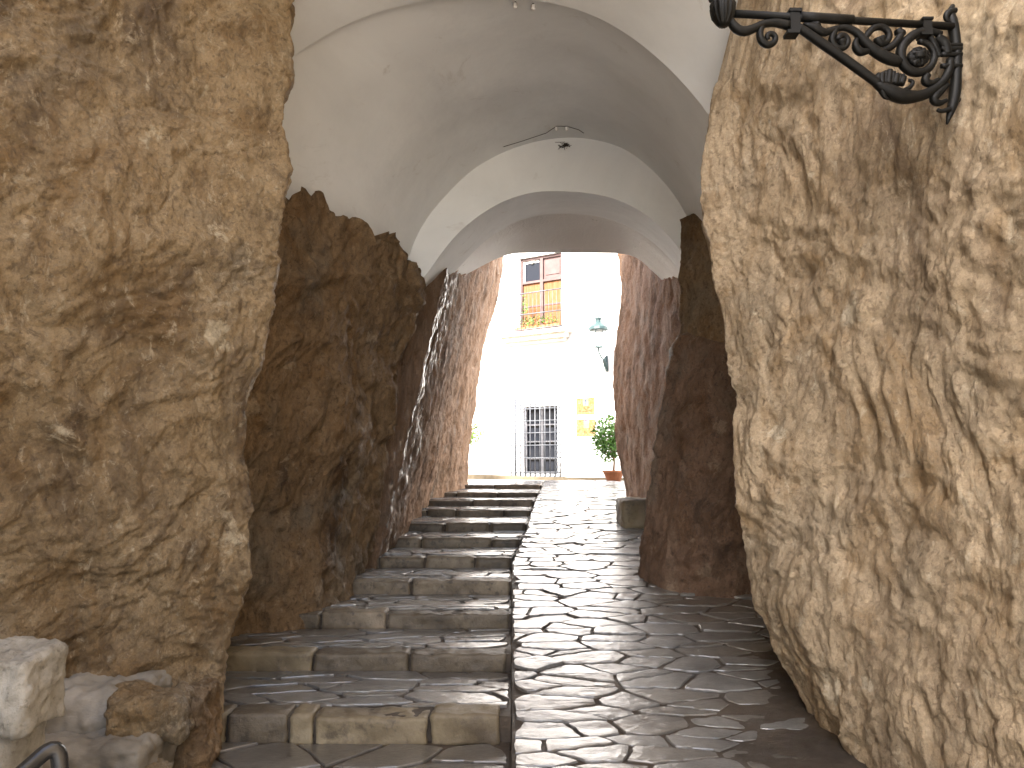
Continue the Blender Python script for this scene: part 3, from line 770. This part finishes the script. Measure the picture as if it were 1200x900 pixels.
zt(m, [(285, 100), (262, 135), (266, 178), (296, 202), (330, 188), (334, 158), (310, 145), (292, 160), (300, 175)], (10, 14, 15, 16, 15, 13, 12, 12, 10), 10, 0, 36); m.build('scroll', M['iron'], bk, smooth=True)
m = MB(); zt(m, [(455, 105), (500, 118), (545, 150), (590, 128), (640, 118), (690, 140), (718, 180), (760, 220), (820, 255), (880, 275)], (6, 22, 16, 13, 15, 18, 22, 24, 26, 20), 12)
zt(m, [(600, 122)] + spiral(622, 178, 44, 14, 200, -180), (14, 14, 13, 13, 16), 10, 0, 40)
zt(m, [(620, 180), (632, 215)], (24, 10), 8, 0, 6)
zt(m, [(490, 100), (520, 110), (530, 128)], (6, 16, 6)); zt(m, [(690, 170), (680, 200), (700, 232), (740, 225)], (8, 16, 18, 12)); m.build('scroll', M['iron'], bk, smooth=True)
m = MB(); zt(m, [(780, 225), (830, 215), (870, 180), (888, 140)] , (10, 15, 16, 18), 10); zt(m, [(742, 200), (725, 165)] + spiral(795, 165, 56, 16, 200, 520), (12, 14, 15, 15, 15, 15, 18), 10, 0, 44)
zt(m, [(870, 130), (878, 150), (900, 145)], (16, 20, 10)); zt(m, [(796, 165), (802, 190)], (22, 14), 8, 0, 5); m.build('scroll', M['iron'], bk, smooth=True)
m = MB(); zt(m, [(1060, 150), (1000, 135), (940, 150)] + spiral(962, 245, 84, 62, 225, -90), (14, 20, 20, 22, 20, 17, 14, 12), 12, 0, 50)
for k in range(14):
    a = k * 26; zt(m, [(960 + 18 * math.cos(R(a)), 250 + 16 * math.sin(R(a))), (960 + 46 * math.cos(R(a + 20)), 252 + 40 * math.sin(R(a + 20)))], (22, 12), 8, -.004 + .003 * (k % 2), 5)
zt(m, [(960, 240), (962, 262)], (34, 30), 12, -.008, 6); m.build('rosette_scroll', M['iron'], bk, smooth=True)
m = MB(); zt(m, [(770, 365), (820, 395), (880, 425), (950, 428), (1010, 408), (1060, 370), (1095, 320), (1100, 260)], (16, 30, 32, 24, 22, 18, 18, 16), 12)
zt(m, [(900, 400), (930, 380), (938, 358), (918, 352)], (14, 10, 9, 7)); zt(m, [(800, 400), (812, 428), (830, 436)], (14, 10, 4)); zt(m, [(1000, 330), (985, 355), (1010, 372), (1050, 350)], (16, 18, 14, 10))
for k in range(8):
    x = 785 + k * 14; zt(m, [(x, 370), (x - 4 + k * 3, 330), (x + 8, 308 + 8 * abs(k - 3))], (16, 15, 12), 8, -.006 * (k % 2), 8)
zt(m, [(1040, 165), (1075, 190), (1085, 240)], (20, 24, 20)); zt(m, [(1010, 160), (1030, 200), (1052, 250)], (14, 16, 12)); m.build('leaf_scroll', M['iron'], bk, smooth=True)
m = MB(); c = Z3(102, 60)
m.lathe((c[0], c[1], c[2]), [(.004, -.050), (.018, -.048), (.024, -.040), (.030, -.030), (.040, -.012), (.044, .010), (.046, .028), (.040, .045), (.034, .052), (.046, .060), (.05, .075), (.032, .085), (.020, .12), (.020, .19), (.035, .20), (.035, .22), (.004, .225)], 48, 12, .07)
m.build('lamp_cup', M['iron'], bk, smooth=True)

# ------------------------------------------------------------------ house across the street
FO = Vector((0, 19.4, 0)); Uv = Vector((1, -.62, 0)).normalized(); Nv = Vector((-.62, -1, 0)).normalized()
def LF(u, n, z): p = FO + Uv * u + Nv * n; return (p.x, p.y, z)
def FI(px, py, off=0.0):
    x, y, z = ray(px, py); d = Vector((x, y, z)); o = Vector((0, 0, EYE)); p0 = FO + Nv * off
    t = (p0 - o).dot(Nv) / d.dot(Nv); p = o + d * t
    return (p - FO).dot(Uv), p.z
def fbox(m, u0, u1, n0, n1, z0, z1, mi=0): m.box(u0, u1, n0, n1, z0, z1, LF, mi)
house = empty('white_house', LF(0, 0, ZS), 'bright white plastered house across the street at the end of the passage', 'house')
uw0, zt0 = FI(609, 302); uw1, _ = FI(658, 299); _, zb0 = FI(634, 388); zt0 = FI(634, 299)[1]
lg0, _ = FI(613, 500, 0); lg1, _ = FI(653.5, 500, 0); lzt = FI(634, 476)[1]; lzb = ZS + .10
us = sorted([-12, uw0, uw1, lg0, lg1, 12]); zs = sorted([ZS - .5, lzb, lzt, zb0, zt0, 10.5])
m = MB()
for a, b in zip(us[:-1], us[1:]):
    for c, d in zip(zs[:-1], zs[1:]):
        cu, cz = (a + b) / 2, (c + d) / 2
        if (uw0 < cu < uw1 and zb0 < cz < zt0) or (lg0 < cu < lg1 and lzb < cz < lzt): continue
        m.add([LF(a, 0, c), LF(b, 0, c), LF(b, 0, d), LF(a, 0, d)], [(0, 1, 2, 3)])
for (a, b, c, d) in ((uw0, uw1, zb0, zt0), (lg0, lg1, lzb, lzt)):
    for q in ([(a, 0, c), (a, 0, d), (a, -.3, d), (a, -.3, c)], [(b, 0, c), (b, -.3, c), (b, -.3, d), (b, 0, d)], [(a, 0, c), (a, -.3, c), (b, -.3, c), (b, 0, c)], [(a, 0, d), (b, 0, d), (b, -.3, d), (a, -.3, d)], [(a, -.3, c), (b, -.3, c), (b, -.3, d), (a, -.3, d)]):
        m.add([LF(*x) for x in q], [(0, 1, 2, 3)])
V = [LF(u, n, z) for u in (-12, 12) for n in (0, -7) for z in (ZS - .5, 10.5)]
m.add(V, [(0, 1, 3, 2), (4, 6, 7, 5), (2, 3, 7, 6)])
m.build('wall', M['facade'], house)
m = MB(); fbox(m, -12.4, 12.4, -7.4, .4, 10.5, 10.7); m.build('roof', M['terra'], house)
# upper window: frame, shutters, blinds
wf = MB(); uc = (uw0 + uw1) / 2; W = uw1 - uw0; H = zt0 - zb0
for a, b in ((uw0, uw0 + .05), (uw1 - .05, uw1), (uc - .045, uc + .045)): fbox(wf, a, b, -.16, -.06, zb0, zt0)
for f in (0, .655, .965): fbox(wf, uw0 + .05, uc - .045, -.155, -.065, zb0 + H * f, zb0 + H * f + .06); fbox(wf, uc + .045, uw1 - .05, -.155, -.065, zb0 + H * f, zb0 + H * f + .06)
win = wf.build('balcony_window', M['wood'], house)
for a, b, g in ((uw0 + .05, uc - .045, 0), (uc + .045, uw1 - .05, 1)):
    if g == 0:
        m = MB(); fbox(m, a, b, -.14, -.13, zb0 + H * .68, zb0 + H * .965); m.build('pane', M['glass'], win)
        m = MB(); fbox(m, a, a + .06, -.125, -.10, zb0 + H * .68, zb0 + H * .965); fbox(m, a + .06, b - .05, -.125, -.115, zb0 + H * .93, zb0 + H * .965)
        m.lathe(LF((a + b) / 2, -.115, zb0 + H * .915), [(.001, 0), (.05, .02), (.07, .05), (.001, .06)], 10); m.build('lace_curtain', M['lace'], win)
    else:
        m = MB(); fbox(m, a, b, -.14, -.11, zb0 + H * .685, zb0 + H * .965); fbox(m, a + .06, b - .05, -.11, -.095, zb0 + H * .74, zb0 + H * .93); m.build('shutter_panel', M['wood'], win)
    m = MB(); fbox(m, a, b, -.14, -.12, zb0 + .06, zb0 + H * .655)
    k = int((b - a) / .02)
    for q in range(k): m.tube([LF(a + (q + .5) * (b - a) / k, -.118, zb0 + .06), LF(a + (q + .5) * (b - a) / k, -.118, zb0 + H * .655)], .008, 5)
    m.build('reed_blind', M['blind'], win)
    m = MB(); fbox(m, a, b, -.115, -.10, zb0 + H * .34, zb0 + H * .36); m.build('glazing_bar', M['wood'], win)
# balcony
bu0, bz = FI(590, 389, .0); bu1, _ = FI(664, 385, .3)
bal = MB(); fbox(bal, bu0, bu1, .003, .34, zb0 - .12, zb0 - .02); fbox(bal, bu0 + .08, bu1 - .08, .003, .24, zb0 - .24, zb0 - .12); fbox(bal, bu0 + .15, bu1 - .15, .003, .14, zb0 - .32, zb0 - .24)
bal = bal.build('balcony', M['cream'], house)
m = MB(); rz = zb0 + .98; 
for n0, z in ((.31, rz), (.31, zb0 + .02), (.31, zb0 + .42)): m.tube([LF(bu0 + .04, n0, z), LF(bu1 - .04, n0, z)], .016, 6)
for z in (rz, zb0 + .02, zb0 + .42):
    for u in (bu0 + .04, bu1 - .04): m.tube([LF(u, .005, z), LF(u, .31, z)], .014, 6)
nb = int((bu1 - bu0) / .12)
for k in range(nb + 1): u = bu0 + .04 + (bu1 - bu0 - .08) * k / nb; m.tube([LF(u, .31, zb0 - .02), LF(u, .31, rz)], .0065, 5)
m.build('railing', M['greyiron'], bal, smooth=True)
# ground floor barred window
gw = MB()
for a, b in ((lg0, lg0 + .06), (lg1 - .05, lg1), ((lg0 + lg1) / 2 - .03, (lg0 + lg1) / 2 + .04)): fbox(gw, a, b, -.2, -.1, lzb, lzt)
for f in (0, .22, .47, .72, .96): fbox(gw, lg0 + .06, lg1 - .05, -.195, -.105, lzb + (lzt - lzb) * f, lzb + (lzt - lzb) * f + (.07 if f in (0, .96) else .035))
gw = gw.build('barred_window', M['greyframe'], house)
m = MB(); fbox(m, lg0 + .06, lg1 - .05, -.18, -.17, lzb, lzt); m.build('pane', M['glass'], gw)
g = MB(); OFF = .20
gu0, gzt = FI(599, 470, OFF); gu1, _ = FI(656, 466, OFF); gzt = FI(630, 467, OFF)[1]; gzb = ZS + .04
gh = gzt - gzb
rows = [0, .10, .31, .40, .55, .715, .87, 1.0]
rows = [0, .055, .24, .40, .56, .715, .87, .93, 1.0]
for f in rows:
    z = gzb + gh * f; g.tube([LF(gu0, OFF, z), LF(gu1, OFF, z)], .014, 6); g.tube([LF(gu0, .0, z), LF(gu0, OFF, z)], .010, 6); g.tube([LF(gu1, .0, z), LF(gu1, OFF, z)], .010, 6)
nbar = 10
for k in range(nbar + 1):
    u = gu0 + (gu1 - gu0) * k / nbar; g.tube([LF(u, OFF, gzb), LF(u, OFF, gzt)], .014, 6)
g.tube([LF(gu0, .02, gzb), LF(gu0, .02, gzt)], .010, 6)
def ring(cu, cz, r, n0=OFF):
    pts = [LF(cu + r * math.cos(a * .52), n0, cz + r * math.sin(a * .52)) for a in range(13)]; g.tube(pts, .0075, 5)
du = (gu1 - gu0) / nbar
for k in range(nbar):
    cu = gu0 + (k + .5) * du
    ring(cu, gzb + gh * .90, du * .42); ring(cu, gzb + gh * .965, du * .40); ring(cu, gzb + gh * .028, du * .40)
    if k in (0, nbar - 1):
        for q in range(12): ring(cu, gzb + gh * (.09 + q * .065), du * .40)
g.build('window_grille', M['greyiron'], gw, smooth=True)
# plinth kerb along the foot of the house
m = MB()
v = []
u0, u1 = -12, 12
zl, zr = ZS + .10, ZS - .02
for (u, zt_) in ((u0, ZS + .16), (-1.2, ZS + .09), (1.2, ZS + .035), (u1, ZS + .02)):
    v += [LF(u, .004, ZS - .3), LF(u, .45, ZS - .3), LF(u, .45, zt_), LF(u, .004, zt_)]
f = []
for i in range(3):
    for a in range(4): b = (a + 1) % 4; f.append((i * 4 + a, i * 4 + b, (i + 1) * 4 + b, (i + 1) * 4 + a))
f += [(0, 3, 2, 1), (12, 13, 14, 15)]
m.add(v, f); tag(m.build('kerb', M['curb'], loc=LF(0, .2, ZS)), kind='structure')

# balcony plants
bp = empty('balcony_plants', LF((bu0 + bu1) / 2, .2, zb0), 'row of leafy plants with orange flowers along the balcony floor', 'plants')
def leafcloud(m, c, rx, ry, rz_, n, s, seed, bias=0, T=None):
    r = random.Random(seed)
    for _ in range(n):
        while True:
            p = [r.uniform(-1, 1) for _ in range(3)]
            q = sum(x * x for x in p)
            if q < 1 and q > .12 and fbm((p[0] + seed, p[1], p[2]), 2.2, 2) > -.28: break
        C = Vector((c[0] + p[0] * rx, c[1] + p[1] * ry, c[2] + p[2] * rz_))
        if T: C = Vector(T(*C))
        d = Vector((r.gauss(0, 1), r.gauss(0, 1), r.gauss(.2, .8))).normalized(); w = d.cross(Vector((r.gauss(0, 1), r.gauss(0, 1), r.gauss(0, 1)))).normalized()
        l = s * r.uniform(.7, 1.3); k = l * .28; nn = d.cross(w) * l * .08
        m.add([C - d * l * .5, C + w * k + nn, C + d * l * .5, C - w * k + nn], [(0, 1, 2), (0, 2, 3)])
m = MB(); uu0, uu1 = uw0 + .0, uw1 + .05
fbox(m, uu0, uu1, .16, .28, zb0 - .018, zb0 + .10); m.build('trough', M['terra'], bp)
m = MB(); leafcloud(m, ((uu0 + uu1) / 2, .22, zb0 + .22), (uu1 - uu0) / 2, .10, .15, 260, .06, 3, T=lambda a, b, c: LF(a, b, c)); leafcloud(m, (uw0 + .28, .22, zb0 + .62), .10, .08, .40, 90, .055, 5, T=lambda a, b, c: LF(a, b, c)); m.build('foliage', M['leaf'], bp)
m = MB(); leafcloud(m, ((uu0 + uu1) / 2, .26, zb0 + .18), (uu1 - uu0) / 2, .10, .12, 60, .055, 8, T=lambda a, b, c: LF(a, b, c)); m.build('flowers', M['flower'], bp)

# lantern on the house
lu, lz = FI(711, 432, .02); q0 = Vector(LF(lu, .02, lz)); 
L0 = Vector(P(701.5, 408, 17.35))
ln = empty('wall_lantern', q0, 'green iron street lantern on a scrolled bracket on the white house', 'lantern')
m = MB(); top = Vector(LF(lu, .03, FI(711, 417)[1])); bot = Vector(LF(lu, .03, FI(711, 435)[1]))
m.tube([top, bot], [.03, .045], 8); mid = q0.lerp(L0, .45)
pt = resample([tuple(bot), tuple(q0.lerp(L0, .3) + Vector((0, 0, -.10))), tuple(mid + Vector((0, 0, .0))), tuple(L0 + Vector((.06, 0, -.22))), tuple(L0 + Vector((0, 0, -.1))), tuple(L0)], 20)
m.tube([tuple(a) for a in pt], .022, 8)
for k in range(4): p_ = bot.lerp(mid, .15 + .2 * k); m.tube([tuple(p_), tuple(top.lerp(mid, .3 * k) )], [.035, .02], 6)
m.build('bracket', M['teal'], ln, smooth=True)
m = MB(); m.lathe(tuple(L0), [(.05, 0), (.13, .01), (.13, .035), (.06, .045)], 6)
for k in range(6):
    a = math.pi / 3 * k; m.tube([(L0.x + .12 * math.cos(a), L0.y + .12 * math.sin(a), L0.z + .03), (L0.x + .185 * math.cos(a), L0.y + .185 * math.sin(a), L0.z + .42)], .009, 5)
m.build('cage', M['teal'], ln)
m = MB(); m.lathe(tuple(L0), [(.11, .04), (.175, .42)], 6); m.build('glass_pane', M['clear'], ln)
m = MB(); m.lathe(tuple(L0), [(.20, .42), (.245, .44), (.235, .50), (.17, .56), (.10, .61), (.07, .63), (.07, .70), (.09, .705), (.09, .73), (.02, .74), (.012, .80), (.002, .81)], 12); m.build('cap', M['teal'], ln)

# painted tile plaques
def plaque(x0, x1, y0, y1, label, first):
    a, zt_ = FI(x0, y0); b, _ = FI(x1, y0); zb_ = FI(x0, y1)[1]
    o = empty('tile_plaque', LF((a + b) / 2, 0, zb_), label, 'plaque', 'yellow tile plaques on the white house')
    m = MB(); fbox(m, a, b, .002, .025, zb_, zt_); m.build('tiles', M['tile'], o)
    w, h = b - a, zt_ - zb_
    m = MB()
    for u0_, u1_, z0_, z1_ in ((a - .012, b + .012, zb_ - .02, zb_), (a - .012, b + .012, zt_, zt_ + .012), (a - .012, a, zb_, zt_), (b, b + .012, zb_, zt_)): fbox(m, u0_, u1_, .002, .035, z0_, z1_)
    m.build('border', M['cream'], o)
    m = MB(); r = random.Random(4 if first else 6)
    if first:
        fbox(m, a + w * .36, a + w * .66, .026, .029, zb_ + h * .52, zb_ + h * .95); m.build('pale_medallion', M['tilepale'], o)
        m = MB(); m.lathe(LF(a + w * .50, .03, zb_ + h * .60), [(.001, 0), (.018, .02), (.010, .08), (.022, .11), (.001, .13)], 8); fbox(m, a + w * .34, a + w * .68, .030, .033, zb_ + h * .93, zb_ + h * .96); m.build('blue_figure', M['tileblue'], o)
        m = MB(); u = a + w * .12
        while u < a + w * .88:
            hh = r.choice((.14, .14, .2)) * h; fbox(m, u, u + .010, .026, .030, zb_ + h * .18, zb_ + h * .18 + hh); 
            if r.random() < .7: fbox(m, u + .010, u + .030, .026, .0295, zb_ + h * .18 + r.choice((0, .5, .86)) * hh, zb_ + h * .18 + r.choice((0, .5, .86)) * hh + .010) if False else fbox(m, u + .010, u + .026, .026, .0295, zb_ + h * .18, zb_ + h * .18 + .012)
            u += r.choice((.034, .040, .050))
        m.build('lettering', M['tilered'], o)
    else:
        fbox(m, a + w * .38, a + w * .66, .026, .029, zb_ + h * .50, zb_ + h * .88); m.build('pale_medallion', M['tilepale'], o)
        m = MB(); fbox(m, a + w * .36, a + w * .68, .026, .030, zb_ + h * .89, zb_ + h * .94); m.build('blue_figure', M['tileblue'], o)
plaque(676, 697.5, 467, 486.5, 'upper yellow tile plaque with a line of red lettering on the white house', True)
plaque(676, 698.5, 492, 512, 'lower yellow tile plaque half hidden behind the potted shrub', False)

# potted plants
def shrub(x, y, zg, h, rx, rz_, label, mat, seed, n=1400):
    o = empty('potted_shrub', (x, y, zg), label, 'potted shrub')
    m = MB(); m.lathe((x, y, zg), [(.14, 0), (.20, .14), (.225, .20), (.25, .205), (.25, .245), (.215, .25), (.20, .20), (.02, .19)], 28); m.build('pot', M['terra'], o, smooth=False)
    m = MB(); r = random.Random(seed)
    m.tube([(x, y, zg + .17), (x + .02, y, zg + .45), (x - .01, y + .02, zg + h - rz_ * .8)], [.028, .022, .016], 8)
    for k in range(9):
        a = r.uniform(0, 6.28); m.tube([(x, y, zg + .45 + .04 * k), (x + rx * .3 * math.cos(a), y + rx * .3 * math.sin(a), zg + .6 + .06 * k), (x + rx * .75 * math.cos(a), y + rx * .75 * math.sin(a), zg + .85 + .07 * k)], [.012, .009, .004], 5)
    m.build('trunk', M['bark'], o, smooth=True)
    m = MB(); leafcloud(m, (x, y, zg + h - rz_), rx, rx, rz_, n, .085, seed); leafcloud(m, (x - rx * .2, y, zg + h - rz_ * 1.5), rx * .7, rx * .7, rz_ * .8, n // 3, .085, seed + 1)
    m.build('foliage', mat, o)
c = P(711, 520, 16.2)
shrub(c[0] + .14, 16.2, ZS - .03, 1.46, .50, .46, 'bushy green shrub in a terracotta pot beside the pink rock wall', M['leaf'], 12)
c = P(538, 505, 18.6)
shrub(c[0], 18.6, ZS - .03, 1.50, .66, .34, 'small yellow green shrub peeping out behind the streaked left rock', M['leaf2'], 17, 900)

# ------------------------------------------------------------------ world, sun, camera
w = bpy.data.worlds.new('World'); scn.world = w; w.use_nodes = True
nt = w.node_tree; bg = nt.nodes['Background']
sky = nt.nodes.new('ShaderNodeTexSky'); sky.sky_type = 'NISHITA'; sky.sun_disc = False
SUN_EL, SUN_AZ = R(43), R(220)       # azimuth clockwise from +Y
sky.sun_elevation = SUN_EL; sky.sun_rotation = SUN_AZ; sky.dust_density = 5; sky.air_density = 1.0; sky.ozone_density = .6; sky.altitude = 500
nt.links.new(sky.outputs[0], bg.inputs[0]); bg.inputs[1].default_value = .15
sl = bpy.data.lights.new('sun', 'SUN'); sl.energy = 5.0; sl.angle = R(10); sl.color = (1, .96, .90)
so = bpy.data.objects.new('sun', sl); COL.objects.link(so); so.location = (0, 0, 20)
sd = Vector((math.sin(SUN_AZ) * math.cos(SUN_EL), math.cos(SUN_AZ) * math.cos(SUN_EL), math.sin(SUN_EL)))
so.rotation_euler = (-sd).to_track_quat('-Z', 'Y').to_euler()
cam = bpy.data.cameras.new('camera'); co = bpy.data.objects.new('camera', cam); COL.objects.link(co)
co.location = (0, 0, EYE); co.rotation_euler = (R(90) + TH, 0, 0)
cam.sensor_fit = 'HORIZONTAL'; cam.sensor_width = 36; cam.lens = FPX / 1200 * 36; cam.clip_end = 2000; cam.clip_start = .05
scn.camera = co
scn.view_settings.view_transform = 'Standard'; scn.view_settings.look = 'None'; scn.view_settings.gamma = 1
scn.view_settings.exposure = 2.42
scn.cycles.max_bounces = 10; scn.cycles.diffuse_bounces = 7
